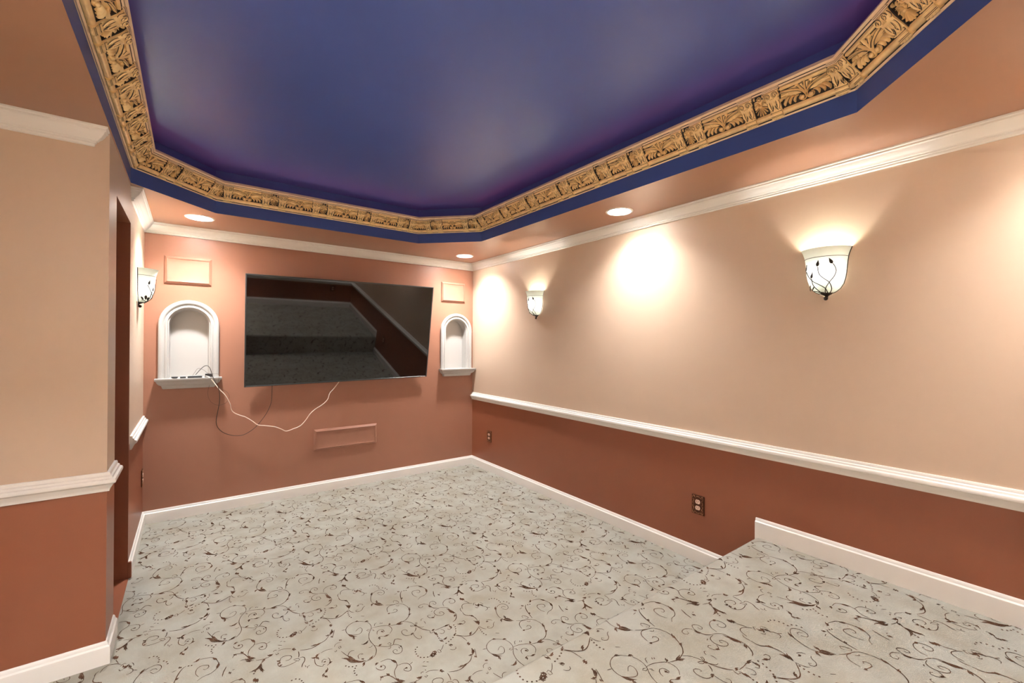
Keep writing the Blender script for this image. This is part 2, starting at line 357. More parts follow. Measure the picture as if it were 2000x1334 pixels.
# unit ornaments, in (s, t, n)
def panel_mesh():
    m = MB(True)
    m.relief([(-.098, .1265), (0, .1265), (.098, .1265)], .0185, .0115, .0)
    for s in (-1, 1):
        m.sphere((s*.098, .1265, .0), .0093, 0, 8, 5)
        m.relief([(s*.064, .094), (s*.09, .089), (s*.124, .084)], [.012, .022, .026], .006)
        m.relief([(s*.003, .060), (s*.006, .073), (s*.022, .091), (s*.05, .103), (s*.085, .110), (s*.118, .113)], [.004, .006, .009, .012, .012, .011], .011, .002)
        m.relief([(s*.010, .078), (s*.026, .0925), (s*.054, .1035), (s*.088, .1105), (s*.114, .1130)], .0022, .0034, .0112, 2, 2)
        m.relief([(s*.003, .060), (s*.004, .050), (s*.013, .0445), (s*.026, .050), (s*.029, .060), (s*.020, .069)], [.005, .006, .006, .005, .004, .003], .009)
        m.sphere((s*.0165, .0575, .007), .0098, 0, 10, 6)
        for k in range(3):
            x = .033+.0165*k
            m.relief([(s*(x-.006), .071+.004*k), (s*(x+.006), .070+.003*k), (s*(x+.014+.003*k), .059), (s*(x+.013+.004*k), .0465)], [.003, .011+.001*k, .012+.001*k, .004], .014)
        m.relief([(s*.074, .087), (s*.094, .083), (s*.110, .070), (s*.119, .054)], [.004, .016, .017, .003], .016)
    for a, l, w in ((-.60, .052, .0185), (0, .054, .0195), (.60, .052, .0185)):
        ex, ey = math.sin(a)*l*.9, .072+math.cos(a)*l*.95
        m.relief([(0, .070), (ex*.5, .072+(ey-.072)*.5), (ex, ey)], [.003, .0075, w*.86], .013, .002)
        m.sphere((ex, ey, .003), w*.46, 0, 10, 6)
        m.relief([(ex*.62, .072+(ey-.072)*.62), (ex*1.0, .072+(ey-.072)*1.0)], [.0008, .0040], .0018, .0142, 2, 2, 0)
        m.relief([(ex*.74, .072+(ey-.072)*.74), (ex*.98, .072+(ey-.072)*.98)], [.0006, .0020], .003, .0150, 0, 2, 0)
    return m.mesh('scroll_panel', ['gold', 'goldlight', 'glaze'], True)
def corbel_mesh():
    m = MB(True); secs = [(.030, .0245, .014), (.040, .0245, .016), (.055, .0245, .0165), (.075, .0250, .019), (.095, .0265, .024), (.110, .029, .027), (.122, .031, .027), (.134, .031, .022), (.137, .030, .012)]
    v = []; f = []
    for t, w, n in secs: v += [(-w, t, 0), (-w, t, n*.72), (-w*.72, t, n), (w*.72, t, n), (w, t, n*.72), (w, t, 0)]
    for i in range(len(secs)-1):
        for j in range(5): f.append((i*6+j, i*6+j+1, i*6+7+j, i*6+6+j))
    f.append((5, 4, 3, 2, 1, 0)); k = (len(secs)-1)*6; f.append(tuple(k+j for j in range(6))); m.add(v, f)
    nn = lambda t: [b[2]+(c[2]-b[2])*(t-b[0])/(c[0]-b[0]) for b, c in zip(secs, secs[1:]) if b[0] <= t <= c[0]][0]
    m.add([(p[0]*1.14, p[1], p[2]*.55) for p in v], f, 2)
    # glaze creases and raised leaves over the block
    for s in (-1, 1):
        m.relief([(s*.004, .104), (s*.017, .090), (s*.019, .070), (s*.013, .050)], [.003, .010, .010, .003], .0045, .0195)
        m.relief([(s*.002, .100), (s*.008, .080), (s*.010, .060)], [.002, .007, .002], .005, .0190)
        m.relief([(s*.002, .072), (s*.006, .058), (s*.013, .045)], [.0015, .0035, .002], .0012, .0178, 2, 2)
        m.relief([(s*.0125, .100), (s*.013, .083), (s*.0105, .063)], [.001, .0025, .001], .0012, .0226, 2, 2)
        # top scroll pair
        m.relief([(s*.027, .117), (s*.022, .129), (s*.010, .128), (s*.006, .118), (s*.013, .111), (s*.019, .117), (s*.015, .121)], [.002, .004, .004, .004, .0035, .003, .002], .004, .0275)
        m.relief([(s*.029, .130), (s*.031, .112), (s*.024, .104)], [.003, .006, .003], .005, .021)
    for q in (-1, 0, 1): m.sphere((q*.007, .1045, .027), .0034, 0, 6, 4)
    m.sphere((0, .053, .0165), .004, 0, 6, 4)
    m.relief([(-.024, .0445), (.024, .0445)], .006, .003, .0158, 0, 3, 0)
    m.relief([(-.024, .0395), (.024, .0395)], .0022, .001, .0158, 2, 2, 0)
    # foot wrapped over the bead and the small rosette under it
    m.box((-.025, .010, 0), (.025, .037, .0178)); m.relief([(-.025, .030), (.025, .030)], .010, .004, .0175, 0, 4, 0)
    m.relief([(-.024, .0225), (.024, .0225)], .002, .0012, .0178, 2, 2, 0)
    for q in (-1, 0, 1): m.sphere((q*.012, .011, .0125), .0085, 0, 8, 5, (.85, .8, .8))
    m.relief([(-.025, .018), (.025, .018)], .0018, .0012, .0178, 2, 2, 0)
    # stepped cap at the top
    m.box((-.034, .137, 0), (.034, .149, .0125), 1); m.box((-.0345, .141, 0), (.0345, .1425, .0130), 2); m.box((-.0345, .146, 0), (.0345, .1472, .0130), 2)
    return m.mesh('corbel', ['gold', 'goldlight', 'glaze'], True)
def palmette_mesh():
    m = MB(True)
    for a in (-1.15, -.75, -.36, 0, .36, .75, 1.15):
        l = .040 if abs(a) < 1 else .034; x, y = math.sin(a)*l*.8, .084-math.cos(a)*l
        m.relief([(0, .084), (x*.55, .084+(y-.084)*.5), (x, y)], [.002, .0038, .0060], .012, .001)
        m.sphere((x, y, .004), .0034, 0, 7, 4)
    m.sphere((0, .086, .008), .0072, 0, 10, 6)
    for s in (-1, 1):
        m.relief([(s*.004, .088), (s*.014, .098), (s*.027, .090)], [.003, .007, .004], .010)
        m.relief([(s*.003, .092), (s*.011, .106), (s*.024, .108)], [.003, .005, .003], .009)
    ring = [(.0085*math.cos(a), .1185+.010*math.sin(a)) for a in [2*PI*q/10 for q in range(11)]]
    m.relief(ring, .004, .008, 0, 0, 4, 1); m.sphere((0, .1185, .003), .0042, 0, 8, 5)
    m.relief([(-.026, .1265), (-.016, .1265)], .016, .010, 0, 0, 4, 0); m.relief([(.016, .1265), (.026, .1265)], .016, .010, 0, 0, 4, 0)
    return m.mesh('palmette', ['gold', 'goldlight', 'glaze'], True)
PANEL, CORB, PALM = panel_mesh(), corbel_mesh(), palmette_mesh()
PER = .366
def gold_run(i, label, shells, span=None, idx=None, seam=None):
    a, b = Vector(oc[i]), Vector(oc[(i+1) % 8]); d = (b-a).normalized(); inn = Vector((-d.y, d.x)); ln = (b-a).length
    tr = sweep_seg(oc, i, gprof, 'gold', True, gmid).build('trim_%d' % idx, ['gold', 'goldlight', 'glaze'], smooth=True, angle=48)
    tag(tr, label, 'gilded moulding', kind='structure')
    # local frame: x along, y up the face, z out of the face
    X = Vector((d.x, d.y, 0)); Y = Vector((inn.x*Tn[0], inn.y*Tn[0], Tn[1])); Z = X.cross(Y)
    if Z.z > 0: X = -X; Z = X.cross(Y); flip = -1
    else: flip = 1
    base = Vector((a.x+inn.x*OG0, a.y+inn.y*OG0, ZG0))
    # mitre planes at both ends (vertical, through the corner, along the bisector)
    planes = []
    for vi, sg in ((i, 1), ((i+1) % 8, -1)):
        p = Vector(oc[vi]); bis = Vector(offset_pt(oc, vi, 1.0, True))-p; nrm = Vector((-bis.y, bis.x, 0)).normalized()
        if nrm.dot(X*flip)*sg < 0: nrm = -nrm
        planes.append((Vector((p.x, p.y, 0)), nrm))
    def put(me, s, name, lim):
        rot = Matrix((X, Y, Z)).transposed().to_4x4(); mw = Matrix.Translation(base+Vector((d.x, d.y, 0))*s) @ rot
        cuts = [(p, n) for p, n in planes]
        for q, sg in lim: cuts.append((Vector((a.x+d.x*q, a.y+d.y*q, 0)), Vector((d.x, d.y, 0))*sg))
        dist = [[(mw @ v.co-p).dot(n) for v in me.vertices] for p, n in cuts]
        if any(max(q) < .012 for q in dist): return
        if all(min(q) > 0 for q in dist):
            o = bpy.data.objects.new(name, me)
        else:
            bm = bmesh.new(); bm.from_mesh(me); inv = mw.inverted()
            for p, n in cuts:
                bmesh.ops.bisect_plane(bm, geom=bm.verts[:]+bm.edges[:]+bm.faces[:], plane_co=inv @ p, plane_no=(inv.to_3x3() @ n), clear_inner=True)
            if not bm.faces: bm.free(); return
            m2 = bpy.data.meshes.new(name); bm.to_mesh(m2); bm.free()
            for mm in me.materials: m2.materials.append(mm)
            o = bpy.data.objects.new(name, m2)
        COL.objects.link(o); o.parent = tr; o.matrix_world = mw
    segs = [(shells[0], [])] if seam is None else [(shells[0], [(seam, -1)]), (shells[1], [(seam, 1)])]
    for s0, lim in segs:
        k0 = math.floor((-.3-s0)/PER)
        for k in range(k0, k0+int((ln+.9)/PER)+2):
            s = s0+k*PER
            put(PANEL, s, 'scroll_panel', lim); put(PALM, s+PER/2, 'palmette', lim)
            put(CORB, s+PER/2-.0575, 'corbel', lim); put(CORB, s+PER/2+.0575, 'corbel', lim)
y1c = TY1-CH
gold_run(4, 'gilded tray moulding across the far right corner', [math.sqrt(2)*CH-.361], idx=12)
gold_run(3, 'long gilded tray moulding above the right side', [.776-(TY0+CH), 2.144-(TY0+CH)], idx=13, seam=1.82-(TY0+CH))
gold_run(5, 'gilded tray moulding on the television side', [(TX1-CH)-.342], idx=14)
gold_run(6, 'gilded tray moulding across the far left corner', [math.sqrt(2)*CH-.052], idx=15)
gold_run(7, 'long gilded tray moulding above the left side', [y1c-3.386], idx=16)
gold_run(2, 'gilded tray moulding across the near right corner', [math.sqrt(2)*CH-.188], idx=17)
gold_run(1, 'gilded tray moulding over the back of the platform', [.3], idx=18)
gold_run(0, 'gilded tray moulding across the near left corner', [.2], idx=19)
# faint red rope light lying on top of the gilded moulding
m = MB()
po = octo(.035); m.tube([(x, y, ZG1+.019) for x, y in po]+[(po[0][0], po[0][1]+.02, ZG1+.019)], .005, seg=6)
tag(m.build('rope_light', 'rope', smooth=True), 'thin red rope light glowing behind the gilded moulding', 'rope light')
# ---------------------------------------------------------------- carpet scroll print (woven pattern laid as thin ribbons)
TILE = "l246,2850,223,2874,198,2887,170,2881,148,2864,138,2839,139,2810,153,2792,173,2779,191,2777,204,2791,210,2808,205,2823,196,2822,186,2815,178,2808;b197,2889,205,2888,213,2877;b239,2859,248,2857,255,2846;l122,2856,131,2853,139,2851;b139,2810,152,2780,172,2765;b158,2775,154,2760,151,2749;l248,2848,255,2824,254,2798,246,2778,234,2762,223,2742,215,2713,214,2684,218,2654,219,2624,212,2600,199,2579,183,2569,169,2564,152,2566;b193,2584,178,2573,158,2569;b152,2566,140,2559,134,2546,129,2543;l243,2780,231,2785,224,2783,230,2772,243,2774;l247,2772,256,2763,254,2754,249,2762;l247,2782,265,2783,290,2776,314,2764,329,2752,335,2725,328,2705,312,2690;b308,2683,293,2683,278,2689;l278,2689,267,2695,257,2696,263,2687,254,2675;b267,2696,258,2690,254,2675;l258,2720,263,2738,275,2747,287,2747,296,2731,293,2716,285,2722,281,2728;b280,2727,285,2731,288,2721;l268,2792,278,2811,287,2812;l298,2793,304,2801;l306,2789,311,2796;b328,2756,336,2758,343,2770;l332,2749,357,2741,382,2736,401,2741,420,2746,439,2760;b357,2741,376,2739,403,2747;b369,2736,387,2728,398,2724;l402,2741,423,2725,438,2699,443,2673;l443,2673,452,2693,460,2696,456,2682,445,2675;l440,2675,427,2686,417,2684,430,2670,440,2671;l444,2665,463,2640,476,2639;m444,2669,458,2630,476,2603,487,2592;b439,2679,444,2669,447,2657;l483,2689,489,2703,500,2700;l493,2678,495,2665,491,2653;m439,2657,431,2640,419,2630;l405,2623,388,2619,370,2628,363,2651,367,2670,380,2676,393,2662,389,2650,385,2656;l408,2621,406,2599,409,2576,418,2563,429,2565,434,2577,428,2585;b392,2616,405,2623,414,2619;l508,2578,528,2577,545,2577,562,2579;b555,2580,572,2577,594,2576;b585,2574,587,2550,574,2539;l574,2538,568,2545,566,2551;l536,2569,546,2550,539,2534,526,2533,518,2545;l487,2592,481,2573,493,2567,498,2577;b492,2584,503,2586,513,2586;b500,2573,501,2551,499,2530;d499,2532,498,2518,498,2505;l493,2502,503,2504,505,2489,497,2482,493,2499;b495,2497,501,2484,502,2473;b508,2493,523,2489,536,2498;d607,2565,606,2540,597,2521,588,2503,574,2488,552,2472,531,2464,513,2457,499,2460;l494,2457,477,2437,463,2428;b401,2423,417,2427,432,2442;b413,2421,428,2419,445,2432;b423,2438,431,2427,436,2414;b412,2431,417,2410,425,2409;b429,2446,436,2443,443,2424;l449,2435,462,2439,463,2419,452,2417,450,2431;d401,2422,390,2427,371,2438,361,2455,361,2481,367,2501,377,2513,393,2517;l513,2442,523,2440,530,2428,519,2425,514,2437;b515,2437,523,2435,528,2427;l535,2408,529,2396,516,2396,505,2409;l574,2481,593,2460,599,2432,601,2413;b588,2390,597,2396,606,2399;b590,2381,599,2388,607,2389;b595,2355,587,2333,569,2311;b591,2355,591,2336,581,2318;l602,2343,592,2316,579,2289;b578,2304,579,2293,580,2286;b576,2315,565,2317,555,2323;m567,2310,546,2288,522,2279,496,2269,466,2268,431,2284;b478,2285,495,2281,510,2279;b490,2270,506,2276,526,2282;b399,2309,407,2314,415,2311;b405,2314,409,2303,417,2298;l399,2320,378,2335,359,2342,345,2339;l326,2347,331,2354,341,2350;l333,2325,334,2315,343,2316,346,2323,340,2327;b325,2330,314,2328,301,2331;b317,2323,310,2330,300,2339;l320,2324,303,2320,287,2319,268,2324,253,2330;b295,2323,280,2310,270,2294;b274,2302,254,2268,218,2263;b271,2299,264,2259,277,2235;b267,2266,267,2241,269,2228;l264,2284,249,2264,243,2256;d244,2258,238,2248,233,2237;b230,2210,233,2199,226,2187;b239,2213,233,2201,234,2185;m423,2281,421,2254,415,2235;l343,2268,350,2281,365,2284,381,2277,391,2264,387,2251,375,2244,363,2248;b330,2272,339,2262,347,2267;b330,2243,337,2248,343,2257;b330,2228,340,2228,348,2230;l332,2254,330,2236,336,2221;l334,2223,353,2210,378,2209,400,2213,405,2217;l393,2234,399,2235,412,2230,418,2217,409,2212,396,2229;m420,2230,432,2229,438,2217,434,2196,422,2179,415,2160;l430,2163,431,2150;l438,2152,435,2139;l439,2149,447,2153;l559,2203,537,2211,519,2210,507,2206;b503,2205,490,2201,476,2186;b487,2187,481,2186,463,2199;b486,2196,486,2177,489,2166;l474,2183,470,2152,476,2127,493,2110;l511,2104,525,2114,530,2140,526,2153;l496,2136,501,2153,509,2155,518,2145;b505,2139,508,2134,509,2130;b520,2110,527,2116,537,2115;l493,2110,500,2120,506,2118;l570,2212,576,2225,588,2232,602,2227;l586,2201,595,2203,593,2184,586,2185,585,2199;b602,2252,607,2244,611,2238;l563,2181,565,2172,571,2175,571,2183;l508,2089,506,2070,491,2064,482,2051;b507,2082,496,2065,490,2062;b487,2062,481,2049,477,2042;b487,2048,490,2040,493,2027;l205,2523,225,2524,241,2520,256,2498,262,2470,254,2450,242,2439,232,2421,227,2394,224,2380;b249,2510,258,2491,262,2468;b177,2517,188,2524,197,2522;l176,2501,179,2485,193,2469,206,2470,213,2483,207,2497,195,2499,192,2492;b192,2493,196,2494,198,2487;l258,2456,275,2455,294,2449,306,2433,306,2409,297,2393,282,2396,272,2415,279,2420,287,2416;b281,2421,286,2419,289,2412;l307,2429,315,2432,325,2436;m166,2412,176,2431,192,2428,208,2419,219,2395,225,2374;b203,2439,206,2429,208,2418;b173,2438,178,2430,182,2422;b225,2382,232,2366,253,2348;b212,2373,226,2356,249,2346;b213,2359,230,2340,246,2338;l193,2371,204,2371,216,2362;b229,2387,229,2376,230,2365;b170,2694,188,2686,210,2703;l193,2651,203,2646,212,2655;l218,2651,231,2635,256,2612,278,2598,296,2601,315,2584,322,2563,318,2540,306,2527,288,2527,277,2541,278,2559,291,2563,298,2551,293,2545;b232,2633,244,2635,253,2636;l274,2622,284,2626,291,2615,283,2604,276,2614;l265,2588,274,2583,282,2595;m296,2601,306,2617,315,2631,327,2629,344,2609;l311,2571,312,2556;b316,2567,320,2569,322,2561;b66,2654,95,2624,113,2590;b82,2646,99,2600,128,2579;b100,2623,126,2581,153,2570;m118,2584,137,2578,155,2570;l78,2701,90,2661,103,2627;b95,2657,103,2627,116,2607;l96,2654,105,2669,116,2676,130,2671;l131,2601,133,2624,145,2631,159,2625,153,2619,147,2623;b143,2598,145,2590,145,2582;d65,2596,80,2576,98,2566,117,2561;d103,2556,92,2542,88,2523,95,2498;l351,2360,352,2352;l363,2406,373,2406;l377,2399,385,2392;l350,2386,367,2372;l383,3064,395,3045,413,3050,422,3072,416,3093,399,3105,372,3098,349,3078,333,3044,327,3012,335,2985;l382,3072,390,3080,402,3076,407,3066;b364,3104,353,3088,342,3069;b329,2994,349,2960,373,2941;b334,2981,349,2984,369,2948;b345,2984,351,2996,356,3011;b313,2971,322,2990,335,2983;d367,3179,382,3183,403,3168,411,3132,405,3112;d423,3119,439,3102,445,3072;l381,2935,403,2921,423,2913,450,2902,465,2883,474,2854;l426,2910,399,2917,376,2900,367,2866;l426,2932,431,2951,445,2941,452,2918,441,2913,434,2923;l425,2899,435,2887,443,2892;l370,2851,390,2845,410,2843,417,2858,407,2870,397,2864;b364,2856,370,2849,376,2849;m474,2854,474,2821,466,2802,451,2773,438,2758,419,2745,402,2742;b484,2837,473,2822,466,2802;b467,2779,457,2780,447,2771;m466,2903,474,2942,485,2979,499,3006,512,3016;b473,2938,480,2945,487,2949;b487,3029,490,3018,494,3012;l460,3006,477,3008;d515,3012,526,3008,538,3003;b538,3026,552,3026,563,3040;l560,3030,582,3024,611,3011,627,2976,631,2940,620,2914,599,2897,572,2894,551,2879;b610,3006,619,2995,626,2978;b635,2956,627,2928,618,2912;l556,2905,546,2931,549,2961,562,2976,580,2972,595,2961,592,2944,581,2938,573,2948;m659,2905,646,2873,640,2845;b668,2861,669,2851,669,2842;l679,2865,688,2863;l641,2734,647,2760,664,2778,685,2785,706,2779,718,2757,712,2734,694,2730,681,2744,688,2760,696,2755;b696,2782,705,2780,712,2777;l576,2802,558,2820,537,2822,522,2812,528,2797,543,2797,546,2807;l579,2779,584,2801,598,2817,615,2809,620,2788,610,2778,600,2790,605,2796;m576,2798,585,2757,607,2738;b573,2792,577,2776,584,2760;l607,2738,627,2731,649,2712,653,2684;b642,2708,651,2677,663,2634;b645,2689,649,2662,660,2646;b652,2672,653,2655,654,2642;m663,2635,649,2606,630,2588,615,2584;b659,2634,650,2625,640,2616;l609,2732,587,2731,572,2718,569,2695,579,2676,595,2667,611,2673,611,2693,599,2702,591,2691,595,2685;l565,2694,551,2677,532,2686,527,2706,537,2712,546,2704;b541,2686,546,2680,550,2671;l560,2730,572,2734;l783,2662,765,2679,740,2688,722,2676,713,2649;l708,2665,698,2651,698,2630;m698,2627,696,2600,708,2583,721,2571,729,2544,727,2519;b715,2582,723,2572,727,2553;b792,2651,797,2630,816,2634;b790,2618,804,2629,813,2644;b814,2635,817,2620,820,2605;l780,2646,793,2663,800,2655;l778,2626,784,2612,792,2613;l821,2647,828,2635,829,2620;l814,2609,829,2594,827,2570,808,2567;l830,2585,845,2574;b708,2530,716,2514,713,2483;b728,2522,721,2504,714,2483;b737,2515,724,2502,714,2482;m708,2472,683,2453,655,2438,631,2438,604,2454,578,2483;b631,2438,643,2450,657,2458;d704,2464,698,2435,698,2407,706,2387;l710,2474,714,2449,727,2432;b757,2483,763,2481,769,2476;l795,2454,782,2448,769,2428,749,2423,738,2435,745,2445,752,2437;l767,2493,786,2483,789,2470;b625,2554,638,2547,650,2534;l646,2539,666,2540,667,2558,655,2561;b756,2747,762,2734,761,2715;b766,2740,759,2729,751,2720;l759,2714,772,2678;b565,2486,574,2489,582,2487;l748,2378,763,2365"
V1, V2 = Vector((.519, .5405)), Vector((.510, -.540))
def tile_ribbons():
    quads = []     # list of 4-point tuples in tile plane
    rnd = random.Random(3)
    for tok in TILE.split(';'):
        k = tok[0]; c = [int(x)/1000 for x in tok[1:].split(',')]
        pts = [Vector((c[i], c[i+1])) for i in range(0, len(c), 2)]
        if len(pts) == 2: pts = [pts[0], (pts[0]+pts[1])/2, pts[1]]
        sp = [Vector((p.x, p.y)) for p in spline([(p.x, p.y, 0) for p in pts], 5)]
        # resample evenly
        ln = [0]
        for a, b in zip(sp, sp[1:]): ln.append(ln[-1]+(b-a).length)
        tot = ln[-1]
        if tot < 1e-4: continue
        def at(s):
            for i in range(len(ln)-1):
                if s <= ln[i+1] or i == len(ln)-2:
                    q = (s-ln[i])/max(1e-9, ln[i+1]-ln[i]); return sp[i].lerp(sp[i+1], min(1, q))
        if k == 'd':
            n = max(2, int(tot/.0155))
            for i in range(n):
                s0 = tot*(i+.2)/n; p = at(s0); q = at(min(tot, s0+.0062)); t = (q-p)
                if t.length < 1e-6: continue
                t.normalize(); nn = Vector((-t.y, t.x))*.0030
                quads.append((p-nn, q-nn, q+nn, p+nn))
            continue
        n = max(3, int(tot/.011)); P = [at(tot*i/n) for i in range(n+1)]
        lanes = ((-1, .0, .86), (0, .08, 1.0), (1, .16, .94)) if k == 'b' else ((0, 0.0, 1.0),)
        for ln_, u0, u1 in lanes:
            prev = None
            for i in range(n+1):
                u = i/n
                if u < u0-.08 or u > u1+.08: prev = None; continue
                t = (P[min(i+1, n)]-P[max(i-1, 0)]); t.normalize(); nn = Vector((-t.y, t.x))
                if k == 'b': w = .0036*max(.25, math.sin(PI*min(1, u*.9+.08)))*(.8+.4*rnd.random()); c_ = P[i]+nn*(ln_*.0042*math.sin(PI*u))
                elif k == 'm': w = .0037*(.8+.4*rnd.random())*(.5+.5*min(1, 6*min(u, 1-u))); c_ = P[i]
                else: w = .0027*(.8+.4*rnd.random())*(.6+.4*min(1, 5*min(u, 1-u))); c_ = P[i]
                e = (c_-nn*w/2, c_+nn*w/2)
                if prev: quads.append((prev[0], e[0], e[1], prev[1]))
                prev = e
    return quads
QUADS = tile_ribbons()
def lay(name, parent, org, bounds, inside, place):
    cx = sum(q[0].x for q in QUADS)/len(QUADS); cy = sum(q[0].y for q in QUADS)/len(QUADS)
    v, f = [], []
    for i in range(-9, 10):
        for j in range(-9, 10):
            off = V1*i+V2*j+org
            if not (bounds[0]-.9 < cx+off.x < bounds[1]+.9 and bounds[2]-.9 < cy+off.y < bounds[3]+.9): continue
            for qi, q in enumerate(QUADS):
                p = q[0]+off
                if not inside(p) or not inside(q[2]+off): continue
                n = len(v); v += [place(c+off, qi*2.2e-7) for c in q]; f.append((n, n+1, n+2, n+3))
    o = obj(name, v, f, 'scroll', parent); o['kind'] = 'stuff'; return o
def in_floor(p):
    if not (YP+.004 < p.y < F-.02 and p.x < R-.02): return False
    return p.x > (L+.02 if p.y > B-.02 else LL+.02) if not (DO0+.005 < p.y < DO1) else p.x > L+.006
lay('scroll_pattern', fl, Vector((0, 0)), (LL, R, YP, F), in_floor, lambda p, h: (p.x, p.y, .0007+h))
def plat(p, h):
    s = p.y-(YP-RN); e = .0007+h
    if s <= 0: return (p.x, p.y, ZP+e)
    a = s/RN
    if a < PI/2: return (p.x, YP-RN+(RN+e)*math.sin(a), ZP-RN+(RN+e)*math.cos(a))
    return (p.x, YP+e, ZP-RN-(s-RN*PI/2))
in_plat = lambda p: LL+.02 < p.x < R-.019 and YB+.02 < p.y < YP-RN+RN*PI/2+(ZP-RN)-.004
lay('scroll_pattern', pf, Vector((1.604, -1.260)), (LL, R, YB, YP+.3), in_plat, plat)

# ---------------------------------------------------------------- recessed ceiling lights
def can_meshes():
    ring = MB(); ring.lathe([(.082, .002), (.082, -.004), (.088, -.006), (.096, -.0045), (.0985, 0), (.0985, .0008)], 40)
    cone = MB(); cone.lathe([(.0825, -.003), (.081, .006), (.077, .035), (.071, .070), (.067, .088), (.066, .092), (0.0, .0925)], 40)
    lens = MB(); lens.lathe([(LENS_R, .0850), (LENS_R, .0840), (LENS_R*.98, .0828), (LENS_R*.6, .0815), (0.0, .0810)], 32)
    return ring.mesh('trim_ring', ['white'], True), cone.mesh('reflector', ['cone'], True), lens.mesh('lamp_lens', ['lens'], True)
CAN = can_meshes(); LENS_FILL = CAN[2].copy(); LENS_FILL.materials[0] = M['lens_fill']; LENS3 = CAN[2].copy(); LENS3.materials[0] = M['lens3']
for (x, y), lb in zip(LIGHTS, ['lit recessed ceiling light above the left niche', 'lit recessed ceiling light in the far right corner of the soffit',
                               'lit recessed ceiling light between the two right wall sconces', 'lit recessed ceiling light over the platform by the right wall',
                               'added unseen fill light over the entry beside the platform edge', 'added unseen fill light at the back of the entry area']):
    t = thing('recessed_light', lb, 'ceiling light', (x, y, H), group='recessed ceiling lights')
    for nm, me in zip(('trim_ring', 'reflector', 'lamp_lens'), CAN):
        if nm == 'lamp_lens' and y < 3: me = LENS_FILL if x < 0 else LENS3
        o = bpy.data.objects.new(nm, me); COL.objects.link(o); o.parent = t

